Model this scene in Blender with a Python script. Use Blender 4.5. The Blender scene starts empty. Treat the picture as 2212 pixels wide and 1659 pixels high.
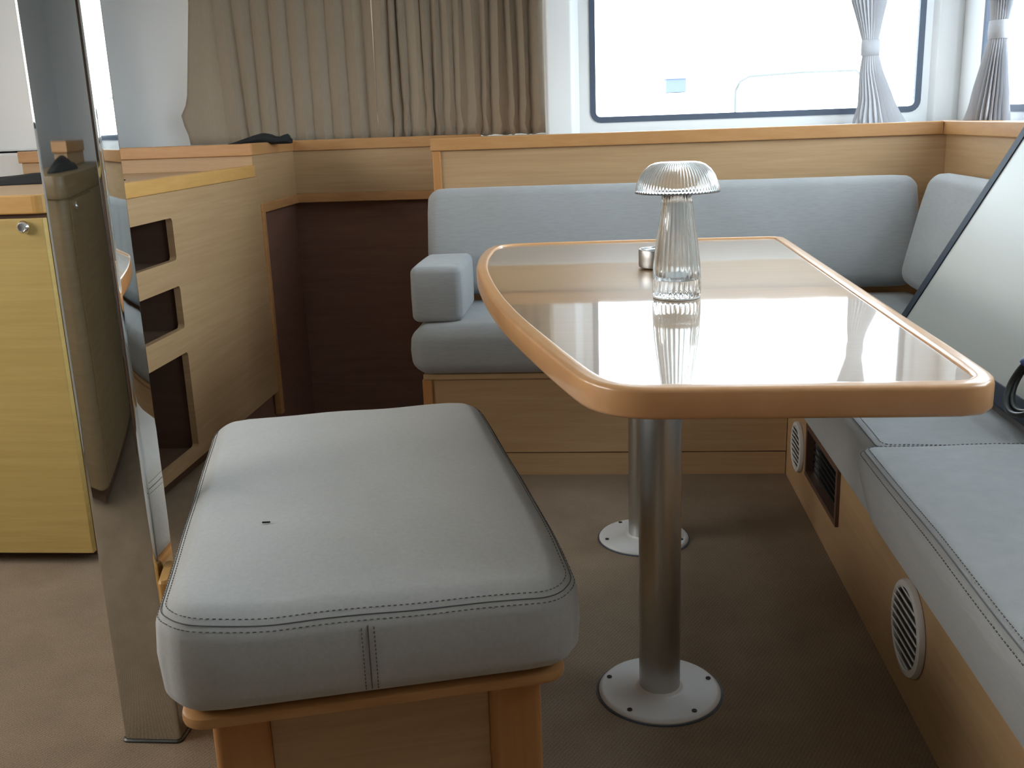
import bpy, bmesh, math, random
from mathutils import Vector, Matrix
from math import sin, cos, pi, radians, atan2, sqrt
random.seed(7)
SC = bpy.context.scene
COL = SC.collection

# ------------------------------------------------------------------ camera
def make_camera(f, pitch, yaw, roll, h):
    p, y, r = radians(pitch), radians(yaw), radians(roll)
    fw = Vector((-sin(y)*cos(p), cos(y)*cos(p), -sin(p)))
    ri = Vector((cos(y), sin(y), 0)); up = ri.cross(fw)
    r2 = cos(r)*ri + sin(r)*up; u2 = -sin(r)*ri + cos(r)*up
    cd = bpy.data.cameras.new('camera'); cd.sensor_width = 36; cd.lens = f/2212*36
    cd.clip_start = 0.02; cd.clip_end = 500
    o = bpy.data.objects.new('camera', cd); COL.objects.link(o)
    m = Matrix((r2, u2, -fw)).transposed().to_4x4(); m.translation = Vector((0, 0, h))
    o.matrix_world = m; SC.camera = o
make_camera(2171.0, 14.7106, 5.3552, -2.0556, 1.03)

# ------------------------------------------------------------------ world, light, exposure
SKY = 6.0
w = bpy.data.worlds.new('sky'); SC.world = w; w.use_nodes = True
bg = w.node_tree.nodes['Background']; bg.inputs[0].default_value = (1.0, 0.98, 0.95, 1); bg.inputs[1].default_value = SKY
vs = SC.view_settings; vs.view_transform = 'Standard'; vs.look = 'None'; vs.exposure = 0.62; vs.gamma = 1.0
vs.use_curve_mapping = False

def portal(name, loc, rot, sx, sy):
    # a portal only steers the sampling of the sky through an opening; it gives no light itself
    l = bpy.data.lights.new(name, 'AREA'); l.shape = 'RECTANGLE'; l.size = sx; l.size_y = sy
    l.cycles.is_portal = True
    o = bpy.data.objects.new(name, l); COL.objects.link(o); o.location = loc; o.rotation_euler = rot
portal('portal_front', (0.55, 4.05, 1.40), (radians(-90), 0, 0), 1.2, 0.8)
portal('portal_right', (1.50, 2.31, 1.43), (0, radians(90), 0), 0.9, 2.7)
portal('portal_left_fore', (-2.80, 2.75, 1.43), (0, radians(-90), 0), 0.8, 0.5)
portal('portal_left', (-2.80, 1.22, 1.43), (0, radians(-90), 0), 0.8, 2.1)

# ------------------------------------------------------------------ materials
def mat(name, col, rough=0.5, metal=0.0, spec=0.5, coat=0.0, coat_rough=0.05, sheen=0.0):
    m = bpy.data.materials.new(name); m.use_nodes = True
    b = m.node_tree.nodes['Principled BSDF']
    b.inputs['Base Color'].default_value = (*col, 1); b.inputs['Roughness'].default_value = rough
    b.inputs['Metallic'].default_value = metal; b.inputs['Specular IOR Level'].default_value = spec
    b.inputs['Coat Weight'].default_value = coat; b.inputs['Coat Roughness'].default_value = coat_rough
    b.inputs['Sheen Weight'].default_value = sheen
    return m
def nodes(m): return m.node_tree.nodes, m.node_tree.links, m.node_tree.nodes['Principled BSDF']
def coords(m, scale):
    n, l, b = nodes(m)
    t = n.new('ShaderNodeTexCoord'); g = n.new('ShaderNodeNewGeometry'); mp = n.new('ShaderNodeMapping')
    mp.inputs['Scale'].default_value = scale; l.new(g.outputs['Position'], mp.inputs['Vector'])
    return mp
def ramp(m, fac, stops):
    n, l, b = nodes(m)
    r = n.new('ShaderNodeValToRGB'); e = r.color_ramp.elements
    e[0].position, e[0].color = stops[0][0], (*stops[0][1], 1)
    e[1].position, e[1].color = stops[-1][0], (*stops[-1][1], 1)
    for p, c in stops[1:-1]:
        x = e.new(p); x.color = (*c, 1)
    l.new(fac, r.inputs['Fac']); return r
def noise(m, vec, scale, detail=3, rough=0.5, dist=0.0):
    n, l, b = nodes(m)
    t = n.new('ShaderNodeTexNoise'); t.inputs['Scale'].default_value = scale; t.inputs['Detail'].default_value = detail
    t.inputs['Roughness'].default_value = rough; t.inputs['Distortion'].default_value = dist
    l.new(vec, t.inputs['Vector']); return t
def bump(m, fac, strength, dist):
    n, l, b = nodes(m)
    k = n.new('ShaderNodeBump'); k.inputs['Strength'].default_value = strength; k.inputs['Distance'].default_value = dist
    l.new(fac, k.inputs['Height']); l.new(k.outputs['Normal'], b.inputs['Normal']); return k
def wood(name, c1, c2, grain, rough=0.4, coat=0.0, coat_rough=0.08, bmp=0.05):
    m = mat(name, c1, rough, coat=coat, coat_rough=coat_rough)
    n, l, b = nodes(m)
    mp = coords(m, grain); t = noise(m, mp.outputs['Vector'], 1.0, 5, 0.62, 0.4)
    mid = tuple((a+c)/2 for a, c in zip(c1, c2))
    r = ramp(m, t.outputs['Fac'], [(0.30, c2), (0.5, mid), (0.68, c1)])
    l.new(r.outputs['Color'], b.inputs['Base Color'])
    bump(m, t.outputs['Fac'], bmp, 0.0006)
    return m
def fabric(name, c1, c2, streak=(30, 30, 260)):
    m = mat(name, c1, 0.95, spec=0.15, sheen=0.25)
    n, l, b = nodes(m)
    mp = coords(m, streak); t = noise(m, mp.outputs['Vector'], 1.0, 4, 0.6)
    mp2 = coords(m, (9, 9, 9)); t2 = noise(m, mp2.outputs['Vector'], 1.0, 3, 0.5)
    mx = n.new('ShaderNodeMath'); mx.operation = 'MULTIPLY_ADD'; mx.inputs[1].default_value = 0.35
    l.new(t2.outputs['Fac'], mx.inputs[0]); l.new(t.outputs['Fac'], mx.inputs[2])
    r = ramp(m, mx.outputs['Value'], [(0.38, c2), (0.95, c1)])
    l.new(r.outputs['Color'], b.inputs['Base Color'])
    mp3 = coords(m, (1, 1, 1)); t3 = noise(m, mp3.outputs['Vector'], 900, 2, 0.6)
    bump(m, t3.outputs['Fac'], 0.35, 0.0006)
    return m
M = {}
M['veneer'] = wood('pale_beech_veneer', (0.545, 0.36, 0.195), (0.465, 0.295, 0.15), (3, 3, 75), 0.42, bmp=0.04)
M['galley'] = wood('golden_beech_veneer', (0.62, 0.45, 0.155), (0.54, 0.37, 0.12), (3, 3, 70), 0.38, bmp=0.04)
M['rail'] = wood('golden_rail', (0.70, 0.40, 0.13), (0.62, 0.34, 0.10), (9, 9, 60), 0.36, bmp=0.03)
M['galley_shaded'] = wood('shaded_galley_veneer', (0.28, 0.20, 0.11), (0.23, 0.16, 0.085), (3, 3, 70), 0.4, bmp=0.04)  # aft cabinet veneer, its shade put into a darker brown
M['edge'] = wood('solid_beech_edge', (0.56, 0.30, 0.125), (0.49, 0.245, 0.09), (9, 9, 60), 0.34, bmp=0.03)
M['edge_v'] = wood('solid_beech_post', (0.55, 0.27, 0.10), (0.48, 0.22, 0.075), (50, 50, 3), 0.36, bmp=0.03)
M['table'] = wood('varnished_table_veneer', (0.40, 0.25, 0.13), (0.36, 0.22, 0.105), (3, 60, 60), 0.45, coat=1.0, coat_rough=0.045, bmp=0.012)
M['table_edge'] = wood('varnished_table_edge', (0.78, 0.42, 0.19), (0.71, 0.37, 0.16), (14, 14, 14), 0.30, coat=0.5, coat_rough=0.08, bmp=0.01)
M['lining'] = wood('dark_brown_lining', (0.26, 0.14, 0.10), (0.21, 0.11, 0.08), (3, 3, 40), 0.6)
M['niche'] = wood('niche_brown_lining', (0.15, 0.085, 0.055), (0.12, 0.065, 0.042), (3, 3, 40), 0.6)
M['fabric'] = fabric('grey_heather_fabric', (0.39, 0.40, 0.405), (0.33, 0.34, 0.345))
M['bench_fabric'] = fabric('grey_heather_bench_fabric', (0.52, 0.525, 0.52), (0.45, 0.455, 0.45), (160, 160, 160))
M['stitch'] = mat('stitch_thread', (0.13, 0.135, 0.14), 0.9)
M['curtain'] = fabric('taupe_curtain_cloth', (0.40, 0.325, 0.245), (0.36, 0.29, 0.215), (200, 200, 30))
M['curtain_grey'] = fabric('grey_curtain_cloth', (0.50, 0.495, 0.52), (0.45, 0.445, 0.47), (200, 200, 30))
M['white'] = mat('white_gelcoat', (0.86, 0.86, 0.86), 0.35, spec=0.4)
M['ceil'] = mat('white_headliner', (0.78, 0.77, 0.74), 0.9)
M['seal'] = mat('dark_rubber_seal', (0.075, 0.095, 0.14), 0.5)  # bluish tone of the window glare is put into the rubber colour
M['chrome'] = mat('polished_steel', (0.64, 0.65, 0.64), 0.025, 1.0)
M['chrome_part'] = mat('bright_chrome', (0.82, 0.83, 0.84), 0.06, 1.0)
M['alu'] = mat('satin_aluminium', (0.60, 0.61, 0.61), 0.32, 1.0)
M['alu_plate'] = mat('satin_plate', (0.88, 0.89, 0.90), 0.45, 0.2)
M['steel'] = mat('brushed_steel', (0.42, 0.41, 0.40), 0.36, 1.0)
M['black'] = mat('black_cloth', (0.014, 0.014, 0.016), 0.9)
M['charcoal'] = mat('charcoal_cloth', (0.035, 0.036, 0.04), 0.9)
M['greycloth'] = mat('grey_cloth', (0.32, 0.31, 0.31), 0.9)
M['plum'] = mat('plum_cloth', (0.16, 0.10, 0.12), 0.9)
M['screw'] = mat('dark_screw', (0.10, 0.10, 0.10), 0.4, 1.0)
M['plastic'] = mat('white_plastic', (0.74, 0.74, 0.73), 0.4)
M['grille_dark'] = mat('dark_grille', (0.016, 0.016, 0.018), 0.5)
M['grille_frame'] = mat('brown_grille_frame', (0.12, 0.065, 0.045), 0.5)
M['vent_grey'] = mat('grey_vent_backing', (0.22, 0.22, 0.21), 0.7)
M['panel_white'] = mat('off_white_backing_sheet', (0.55, 0.56, 0.52), 0.45)
M['navy'] = mat('navy_frame', (0.018, 0.028, 0.052), 0.6, spec=0.2)
M['cable'] = mat('black_cable_sheath', (0.010, 0.010, 0.012), 0.35)
M['blue'] = mat('blue_clip', (0.07, 0.12, 0.36), 0.5)
M['shelf'] = mat('grey_white_shelf', (0.55, 0.54, 0.52), 0.6)
M['deck'] = mat('pale_deck', (0.72, 0.74, 0.75), 0.8)
M['water'] = mat('pale_water', (0.35, 0.42, 0.46), 0.25)
M['hull'] = mat('white_hull', (0.80, 0.80, 0.80), 0.4)
M['canopy'] = mat('blue_canopy', (0.13, 0.15, 0.22), 0.8)
M['rail_grey'] = mat('grey_rail', (0.12, 0.12, 0.11), 0.5)
M['led'] = mat('frosted_disc', (0.75, 0.76, 0.76), 0.5)

# carpet: woven ribs
m = mat('brown_woven_carpet', (0.2, 0.15, 0.11), 0.97, spec=0.1); M['carpet'] = m
n, l, b = nodes(m)
mp = coords(m, (1, 1, 1)); t = noise(m, mp.outputs['Vector'], 420, 3, 0.7)
mp2 = coords(m, (1, 1, 1)); t2 = noise(m, mp2.outputs['Vector'], 7, 4, 0.6)
wv = n.new('ShaderNodeTexWave'); wv.inputs['Scale'].default_value = 48; wv.inputs['Distortion'].default_value = 3.5
wv.inputs['Detail'].default_value = 2; wv.inputs['Detail Scale'].default_value = 9
mpw = coords(m, (1, 1, 1)); mpw.inputs['Rotation'].default_value = (0, 0, radians(28)); l.new(mpw.outputs['Vector'], wv.inputs['Vector'])
a = n.new('ShaderNodeMath'); a.operation = 'MULTIPLY_ADD'; a.inputs[1].default_value = 0.35
l.new(t2.outputs['Fac'], a.inputs[0]); l.new(t.outputs['Fac'], a.inputs[2])
a2 = n.new('ShaderNodeMath'); a2.operation = 'MULTIPLY_ADD'; a2.inputs[1].default_value = 0.13
l.new(wv.outputs['Fac'], a2.inputs[0]); l.new(a.outputs['Value'], a2.inputs[2])
r = ramp(m, a2.outputs['Value'], [(0.45, (0.19, 0.14, 0.10)), (0.75, (0.31, 0.235, 0.165)), (1.0, (0.43, 0.335, 0.245))])
l.new(r.outputs['Color'], b.inputs['Base Color'])
bump(m, a2.outputs['Value'], 0.7, 0.002)

# slight waviness in the polished post
m = M['chrome']; mp = coords(m, (9, 9, 2.2)); t = noise(m, mp.outputs['Vector'], 1.0, 2, 0.4)
bump(m, t.outputs['Fac'], 0.05, 0.006)
# fine scratches in the table varnish roughness
m = M['table']; n, l, b = nodes(m)
mp = coords(m, (1, 1, 1)); t = noise(m, mp.outputs['Vector'], 14, 4, 0.6)
mr = n.new('ShaderNodeMapRange'); mr.inputs['To Min'].default_value = 0.015; mr.inputs['To Max'].default_value = 0.05
l.new(t.outputs['Fac'], mr.inputs['Value']); l.new(mr.outputs['Result'], b.inputs['Coat Roughness'])

# window glass: daylight colour put into the tint, with mirror reflections by angle
def pane_glass(key, name, tint):
    m = bpy.data.materials.new(name); m.use_nodes = True; M[key] = m
    n, l = m.node_tree.nodes, m.node_tree.links
    n.remove(n['Principled BSDF']); out = n['Material Output']
    tr = n.new('ShaderNodeBsdfTransparent'); tr.inputs[0].default_value = (*tint, 1)
    gl = n.new('ShaderNodeBsdfGlossy'); gl.inputs['Roughness'].default_value = 0.0
    fr = n.new('ShaderNodeFresnel'); fr.inputs[0].default_value = 1.35; mx = n.new('ShaderNodeMixShader')
    ge = n.new('ShaderNodeNewGeometry'); mu = n.new('ShaderNodeMath'); mu.operation = 'MULTIPLY'; iv = n.new('ShaderNodeMath'); iv.operation = 'SUBTRACT'; iv.inputs[0].default_value = 1.0
    l.new(ge.outputs['Backfacing'], iv.inputs[1]); l.new(iv.outputs[0], mu.inputs[0]); l.new(fr.outputs[0], mu.inputs[1])   # one reflection per pane, at its front face
    l.new(mu.outputs[0], mx.inputs[0]); l.new(tr.outputs[0], mx.inputs[1]); l.new(gl.outputs[0], mx.inputs[2]); l.new(mx.outputs[0], out.inputs[0])
pane_glass('glass', 'blue_daylight_glass', (0.86, 0.94, 1.0))  # bluer daylight from front and right is put into this tint
pane_glass('glass_warm', 'warm_daylight_glass', (0.99, 0.985, 0.97))  # slight warm tint stands in for warmer light from the left
# ribbed clear acrylic of the lamp
m = mat('clear_acrylic', (0.97, 0.98, 0.98), 0.03); M['acrylic'] = m
n, l, b = nodes(m); b.inputs['Transmission Weight'].default_value = 0.94; b.inputs['IOR'].default_value = 1.42

# ------------------------------------------------------------------ geometry helpers
def obj(name, bm, m=None, parent=None, smooth=None, kind=None):
    me = bpy.data.meshes.new(name); bmesh.ops.recalc_face_normals(bm, faces=bm.faces[:])
    bm.to_mesh(me); bm.free()
    o = bpy.data.objects.new(name, me); COL.objects.link(o)
    if m: me.materials.append(M[m])
    if parent: o.parent = parent
    if smooth:
        me.shade_smooth()
        if smooth is not True: me.set_sharp_from_angle(angle=radians(smooth))
    if kind: o['kind'] = kind
    return o
def tag(o, label, cat, group=None):
    o['label'] = label; o['category'] = cat
    if group: o['group'] = group
    return o
def thing(name, label, cat, loc=(0, 0, 0), group=None):
    # an Empty at the thing's base; parts are modelled in world space and keep it
    o = bpy.data.objects.new(name, None); COL.objects.link(o); o.empty_display_size = 0.05
    o.location = loc
    tag(o, label, cat, group); return o
def part(name, bm, m, parent, smooth=None):
    # parts are modelled in world coordinates; undo the parents' placement
    o = obj(name, bm, m, parent, smooth)
    base = Vector((0, 0, 0)); q = parent
    while q: base += q.location; q = q.parent
    o.data.transform(Matrix.Translation(-base)); return o
def add_box(bm, x0, x1, y0, y1, z0, z1, bev=0.0, seg=2, mtx=None):
    r = bmesh.ops.create_cube(bm, size=1.0); vs_ = r['verts']
    for v in vs_:
        v.co = Vector(((x0+x1)/2+v.co.x*(x1-x0), (y0+y1)/2+v.co.y*(y1-y0), (z0+z1)/2+v.co.z*(z1-z0)))
    if bev:
        es = list({e for v in vs_ for e in v.link_edges})
        g = bmesh.ops.bevel(bm, geom=es, offset=bev, segments=seg, affect='EDGES', profile=0.5)
        vs_ = list({v for f in g['faces'] for v in f.verts} | {v for v in vs_ if v.is_valid})
    if mtx: bmesh.ops.transform(bm, matrix=mtx, verts=vs_)
def box(*a, **k):
    bm = bmesh.new(); add_box(bm, *a, **k); return bm
def round_poly(pts, rad, seg=6):
    out = []; N = len(pts)
    for i in range(N):
        p, a, c = Vector(pts[i]), Vector(pts[i-1]), Vector(pts[(i+1) % N])
        r_ = rad[i] if isinstance(rad, (list, tuple)) else rad
        if r_ <= 0: out.append(p); continue
        u, v = (a-p).normalized(), (c-p).normalized()
        ang = u.angle(v); d = min(r_/math.tan(ang/2), (a-p).length*.49, (c-p).length*.49); rr = d*math.tan(ang/2)
        cen = p+(u+v).normalized()*(rr/sin(ang/2))
        s = p+u*d-cen; e = p+v*d-cen
        for k in range(seg+1):
            t_ = k/seg; th = s.angle(e)
            q = (s*sin((1-t_)*th)+e*sin(t_*th))/sin(th); out.append(cen+q)
    return out
def densify(pts, step):
    out = []
    for i in range(len(pts)):
        a, c = pts[i], pts[(i+1) % len(pts)]; n_ = max(1, int((c-a).length/step))
        for k in range(n_): out.append(a.lerp(c, k/n_))
    return out
def normals2(pts):
    res = []; N = len(pts)
    for i in range(N):
        t_ = (pts[(i+1) % N]-pts[i-1]).normalized(); res.append(Vector((-t_.y, t_.x)))   # inward for CCW
    return res
def loft(pts, prof, crown=0.0, bm=None, plane=None, caps=True, wob=None):
    # stack insets of a CCW outline along prof [(inset, z)]; domed cap when crown is set
    bm = bm or bmesh.new(); nn = normals2(pts); rings = []
    P3 = plane or (lambda x, y, z: (x, y, z))
    for k, (ins, z) in enumerate(prof):
        ring = []
        for i, (p, q) in enumerate(zip(pts, nn)):
            c = p+q*ins
            if wob: z_ = z+wob(c.x, c.y, k/(len(prof)-1)); 
            else: z_ = z
            ring.append(bm.verts.new(P3(c.x, c.y, z_)))
        rings.append(ring)
    N = len(pts)
    for a, c in zip(rings, rings[1:]):
        for i in range(N): bm.faces.new((a[i], a[(i+1) % N], c[(i+1) % N], c[i]))
    if caps:
        bm.faces.new(rings[0][::-1])
        if crown:
            ins, z = prof[-1]; top = [p+q*ins for p, q in zip(pts, nn)]
            cen = sum(top, Vector((0, 0)))/N; prev = rings[-1]
            for s in (0.93, 0.84, 0.72, 0.55, 0.35, 0.15):
                ring = []
                for p in top:
                    c = cen+(p-cen)*s; zz = z+crown*(1-s**3.0)+(wob(c.x, c.y, 1.0) if wob else 0)
                    ring.append(bm.verts.new(P3(c.x, c.y, zz)))
                for i in range(N): bm.faces.new((prev[i], prev[(i+1) % N], ring[(i+1) % N], ring[i]))
                prev = ring
            v = bm.verts.new(P3(cen.x, cen.y, z+crown+(wob(cen.x, cen.y, 1.0) if wob else 0)))
            for i in range(N): bm.faces.new((prev[i], prev[(i+1) % N], v))
        else: bm.faces.new(rings[-1])
    return bm
def ring_loft(pts, prof):
    # a closed section swept round a closed outline
    bm = bmesh.new(); nn = normals2(pts)
    R_ = [[bm.verts.new((*(p+q*i_), z)) for p, q in zip(pts, nn)] for i_, z in prof]
    N, K = len(pts), len(prof)
    for k in range(K):
        a, c = R_[k], R_[(k+1) % K]
        for i in range(N): bm.faces.new((a[i], a[(i+1) % N], c[(i+1) % N], c[i]))
    return bm
def tube(bm, pts, r_, seg=8, closed=False):
    pts = [Vector(p) for p in pts]; rings = []; N = len(pts); ref = Vector((0, 0, 1))
    for i, p in enumerate(pts):
        a = pts[i-1] if (i or closed) else p; c = pts[(i+1) % N] if (i < N-1 or closed) else p
        t_ = (c-a).normalized(); s = t_.cross(ref)
        if s.length < 0.05: s = t_.cross(Vector((0, 1, 0)))
        s.normalize(); u = s.cross(t_); rr = r_(i/(N-1)) if callable(r_) else r_
        rings.append([bm.verts.new(p+s*cos(2*pi*k/seg)*rr+u*sin(2*pi*k/seg)*rr) for k in range(seg)])
    for i in range(N if closed else N-1):
        a, c = rings[i], rings[(i+1) % N]
        for k in range(seg): bm.faces.new((a[k], a[(k+1) % seg], c[(k+1) % seg], c[k]))
    if not closed: bm.faces.new(rings[0][::-1]); bm.faces.new(rings[-1])
    return bm
def lathe(prof, loc=(0, 0, 0), seg=48, ribs=0, amp=0.0, bm=None, closed=False):
    bm = bm or bmesh.new(); rings = []
    for r_, z, *q in prof:
        am = q[0] if q else amp
        if r_ < 1e-6: rings.append([bm.verts.new((loc[0], loc[1], loc[2]+z))]); continue
        rings.append([bm.verts.new((loc[0]+(r_+am*cos(ribs*2*pi*k/seg))*cos(2*pi*k/seg), loc[1]+(r_+am*cos(ribs*2*pi*k/seg))*sin(2*pi*k/seg), loc[2]+z)) for k in range(seg)])
    prs = list(zip(rings, rings[1:]))+([(rings[-1], rings[0])] if closed else [])
    for a, c in prs:
        for k in range(seg):
            k2 = (k+1) % seg
            if len(a) == 1 and len(c) == 1: continue
            if len(a) == 1: bm.faces.new((a[0], c[k], c[k2]))
            elif len(c) == 1: bm.faces.new((a[k], a[k2], c[0]))
            else: bm.faces.new((a[k], a[k2], c[k2], c[k]))
    return bm
def rrect(x0, x1, y0, y1, r_, seg=5):
    return round_poly([Vector((x0, y0)), Vector((x1, y0)), Vector((x1, y1)), Vector((x0, y1))], r_, seg)
def slab_holes(outer, holes, P, t, bm=None):
    # flat panel with holes: outlines in (u, v); P(u, v, d) -> world; thickness t along d
    bm = bm or bmesh.new()
    fr_, bk = [], []
    for loop in [outer]+holes:
        fr_.append([bm.verts.new(P(p[0], p[1], 0)) for p in loop]); bk.append([bm.verts.new(P(p[0], p[1], t)) for p in loop])
    for S in (fr_, bk):
        es = []
        for lp in S:
            for i in range(len(lp)): es.append(bm.edges.new((lp[i], lp[(i+1) % len(lp)])))
        bmesh.ops.triangle_fill(bm, use_beauty=True, use_dissolve=False, edges=es)
    for a, c in zip(fr_, bk):
        for i in range(len(a)):
            j = (i+1) % len(a); bm.faces.new((a[i], a[j], c[j], c[i]))
    return bm
def prism(pts, z0, z1, bev=0.0):
    b_ = bev
    prof = [(0, z0), (0, z1)] if not b_ else [(b_, z0), (b_*.3, z0+b_*.3), (0, z0+b_), (0, z1-b_), (b_*.3, z1-b_*.3), (b_, z1)]
    return loft([Vector(p) for p in pts], prof)
def arc_prof(z0, z1, rb, rt, n=6, belly=0.0):
    pr = []
    for k in range(n+1):
        a_ = pi/2*k/n; pr.append((rb*(1-sin(a_)), z0+rb*(1-cos(a_))))
    if belly:
        for k in range(1, 6):
            t_ = k/6; pr.append((-belly*sin(pi*t_), z0+rb+(z1-rt-z0-rb)*t_))
    for k in range(n+1):
        a_ = pi/2*k/n; pr.append((rt*(1-cos(a_)), z1-rt+rt*sin(a_)))
    return pr
def axis_pts(h, r_, step):
    k = [i/5 for i in range(6)]; lo = [-h+r_*q for q in k]
    n_ = max(2, int((2*h-2*r_)/step)); mid = [-h+r_+(2*h-2*r_)*i/n_ for i in range(1, n_)]
    return lo+mid+[-q for q in lo[::-1]]
def pillow_pt(x, y, z, i_, m_, hx, hy, hz, r_, R_, crown, belly, wob):
    # plan point on the ring at L-inf inset m_, moved to inset i_; corners rounded about fixed centres
    if abs(i_-m_) > 1e-9: x *= (hx-i_)/(hx-m_); y *= (hy-i_)/(hy-m_)
    cx, cy = max(abs(x)-(hx-R_), 0), max(abs(y)-(hy-R_), 0)
    if cx > 0 and cy > 0:
        f_ = max(cx, cy)/sqrt(cx*cx+cy*cy); x = math.copysign(hx-R_+cx*f_, x); y = math.copysign(hy-R_+cy*f_, y)
    t_ = (z+hz)/(2*hz); e = max(0, 1-(z/hz)**2); wt = max(abs(x)/hx, abs(y)/hy)**8
    q_ = max(0, 1-(x/hx)**4)*max(0, 1-(y/hy)**4)
    return Vector((x+belly*e*wt*x/hx, y+belly*e*wt*y/hy, z+hz+crown*q_*t_*t_+(wob(x, y)*t_ if wob else 0)))
def pillow(hx, hy, hz, r_, R_, crown, belly, wob=None, step=.045):
    # soft upholstered block centred on the origin in plan, standing on z = 0
    ax = [axis_pts(h, r_, step) for h in (hx, hy, hz)]
    bm = bmesh.new(); cache = {}; nx, ny, nz = [len(a_)-1 for a_ in ax]
    def vert(i, j, k):
        if (i, j, k) in cache: return cache[(i, j, k)]
        x, y, z = ax[0][i], ax[1][j], ax[2][k]; m_ = max(0.0, min(hx-abs(x), hy-abs(y)))
        if 0 < k < nz: ph_ = pi/4*max(0, (abs(z)-(hz-r_))/r_); m_ = 0.0
        else: ph_ = pi/4+pi/4*m_/r_ if m_ < r_ else None
        if ph_ is None: i_, zz = m_, hz
        else: i_, zz = r_*(1-cos(ph_)), hz-r_+r_*sin(ph_)
        if ph_ is not None and 0 < k < nz and ph_ == 0: zz = abs(z)
        v = pillow_pt(x, y, math.copysign(zz, z), i_, m_, hx, hy, hz, r_, R_, crown, belly, wob)
        cache[(i, j, k)] = bm.verts.new(v); return cache[(i, j, k)]
    for i in range(nx):
        for j in range(ny):
            for k in (0, nz): bm.faces.new((vert(i, j, k), vert(i+1, j, k), vert(i+1, j+1, k), vert(i, j+1, k)))
    for i in range(nx):
        for k in range(nz):
            for j in (0, ny): bm.faces.new((vert(i, j, k), vert(i+1, j, k), vert(i+1, j, k+1), vert(i, j, k+1)))
    for j in range(ny):
        for k in range(nz):
            for i in (0, nx): bm.faces.new((vert(i, j, k), vert(i, j+1, k), vert(i, j+1, k+1), vert(i, j, k+1)))
    return bm
def seam_mesh(hx, hy, hz, r_, R_, belly, seams, T, wob=None, crown=0.0):
    # seams: (angle on the rounded top edge, dash length, tube radius)
    bm = bmesh.new(); sq = densify([Vector((-hx, -hy)), Vector((hx, -hy)), Vector((hx, hy)), Vector((-hx, hy))], .008)
    for ang, dash, rad in seams:
        a_ = radians(ang); path = []
        for p in sq:
            v = pillow_pt(p.x, p.y, hz-r_+r_*sin(a_), r_*(1-cos(a_)), 0.0, hx, hy, hz, r_, R_, crown, belly, wob)
            path.append(T@(v+Vector((math.copysign(.0003, v.x), math.copysign(.0003, v.y), .0005))))
        if dash:
            pp = densify3(path, dash)
            for i in range(0, len(pp)-1, 2): tube(bm, [pp[i], pp[i+1]], rad, 4)
        else: tube(bm, path, rad, 5, True)
    return bm
def cushion(name, x0, x1, y0, y1, z0, z1, r_, R_, crown, belly, label, group, fab='fabric', wobble=.002, seed=0, seams=None, T=None):
    ph = seed*1.7; hx, hy, hz = (x1-x0)/2, (y1-y0)/2, (z1-z0)/2
    wob = lambda x, y: wobble*(sin(x*12+ph)*cos(y*11+ph*.7)+.5*sin(x*27+y*17+ph))
    T = (T or Matrix())@Matrix.Translation(((x0+x1)/2, (y0+y1)/2, z0))
    bm = pillow(hx, hy, hz, r_, R_, crown, belly, wob); bmesh.ops.transform(bm, matrix=T, verts=bm.verts)
    root = thing(name, label, 'cushion', T@Vector((0, 0, 0)), group); part('cover', bm, fab, root, True)
    if seams: part('stitching', seam_mesh(hx, hy, hz, r_, R_, belly, seams, T, wob, crown), 'stitch', root)
    return root
def densify3(path, step):
    out = []
    for i in range(len(path)):
        a, c = path[i], path[(i+1) % len(path)]; n_ = max(1, round((c-a).length/step))
        for k in range(n_): out.append(a.lerp(c, k/n_))
    return out

# ================================================================== STRUCTURE
XF = -1.256            # galley side face
ZT = 0.980             # top of the cap rails
# floor with the stairwell left open
fl = [(-2.7, -1.9), (1.6, -1.9), (1.6, 3.45), (-0.50, 3.45), (-0.50, 3.30), (XF, 3.30), (XF, 3.45), (-2.7, 3.45)]
bm = bmesh.new(); add_box(bm, -2.7, 1.6, -1.9, 3.30, -0.05, 0.0); add_box(bm, -0.50, 1.6, 3.30, 3.45, -0.05, 0)
obj('floor', bm, 'carpet', kind='structure')
obj('ceiling', box(-2.7, 1.6, -1.9, 4.6, 1.93, 1.98), 'ceil', kind='structure')

# front right wall with window 1 (faces the camera)
YW = 3.82
P = lambda u, v, d: (u, YW+d, v)
hole = rrect(-0.031, 1.131, 1.012, 1.78, 0.035)
wf = obj('wall_front', slab_holes([(-0.20, 0.90), (1.34, 0.90), (1.34, 1.95), (-0.20, 1.95)], [hole], P, 0.06), 'white', kind='structure')
pil = round_poly([Vector((-0.195, 3.83)), Vector((-0.19, 3.795)), Vector((-0.10, 3.79)), Vector((-0.065, 3.83))], [0, .012, .015, 0], 4)
part('mullion', prism(pil, 0.97, 1.93), 'white', wf, 40)
pil = round_poly([Vector((1.155, 3.83)), Vector((1.175, 3.79)), Vector((1.235, 3.785)), Vector((1.30, 3.83))], [0, .012, .012, 0], 4)
part('corner_post', prism(pil, 0.97, 1.93), 'white', wf, 40)
def window(name, outline, P, wd=0.017, glass='glass'):
    # ring seal + pane in an opening; outline CCW in (u, v)
    root = bpy.data.objects.new(name, None); COL.objects.link(root); root['kind'] = 'structure'
    nn = normals2(outline); inner = [p+q*wd for p, q in zip(outline, nn)]
    obj('seal', slab_holes([p-q*0.004 for p, q in zip(outline, nn)], [inner], lambda u, v, d: P(u, v, d-0.004), 0.02), 'seal', root)
    obj('pane', slab_holes([p+q*(wd-.004) for p, q in zip(outline, nn)], [], lambda u, v, d: P(u, v, d+0.010), 0.005), glass, root)
    return root
window('window_1', hole, P)
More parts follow.
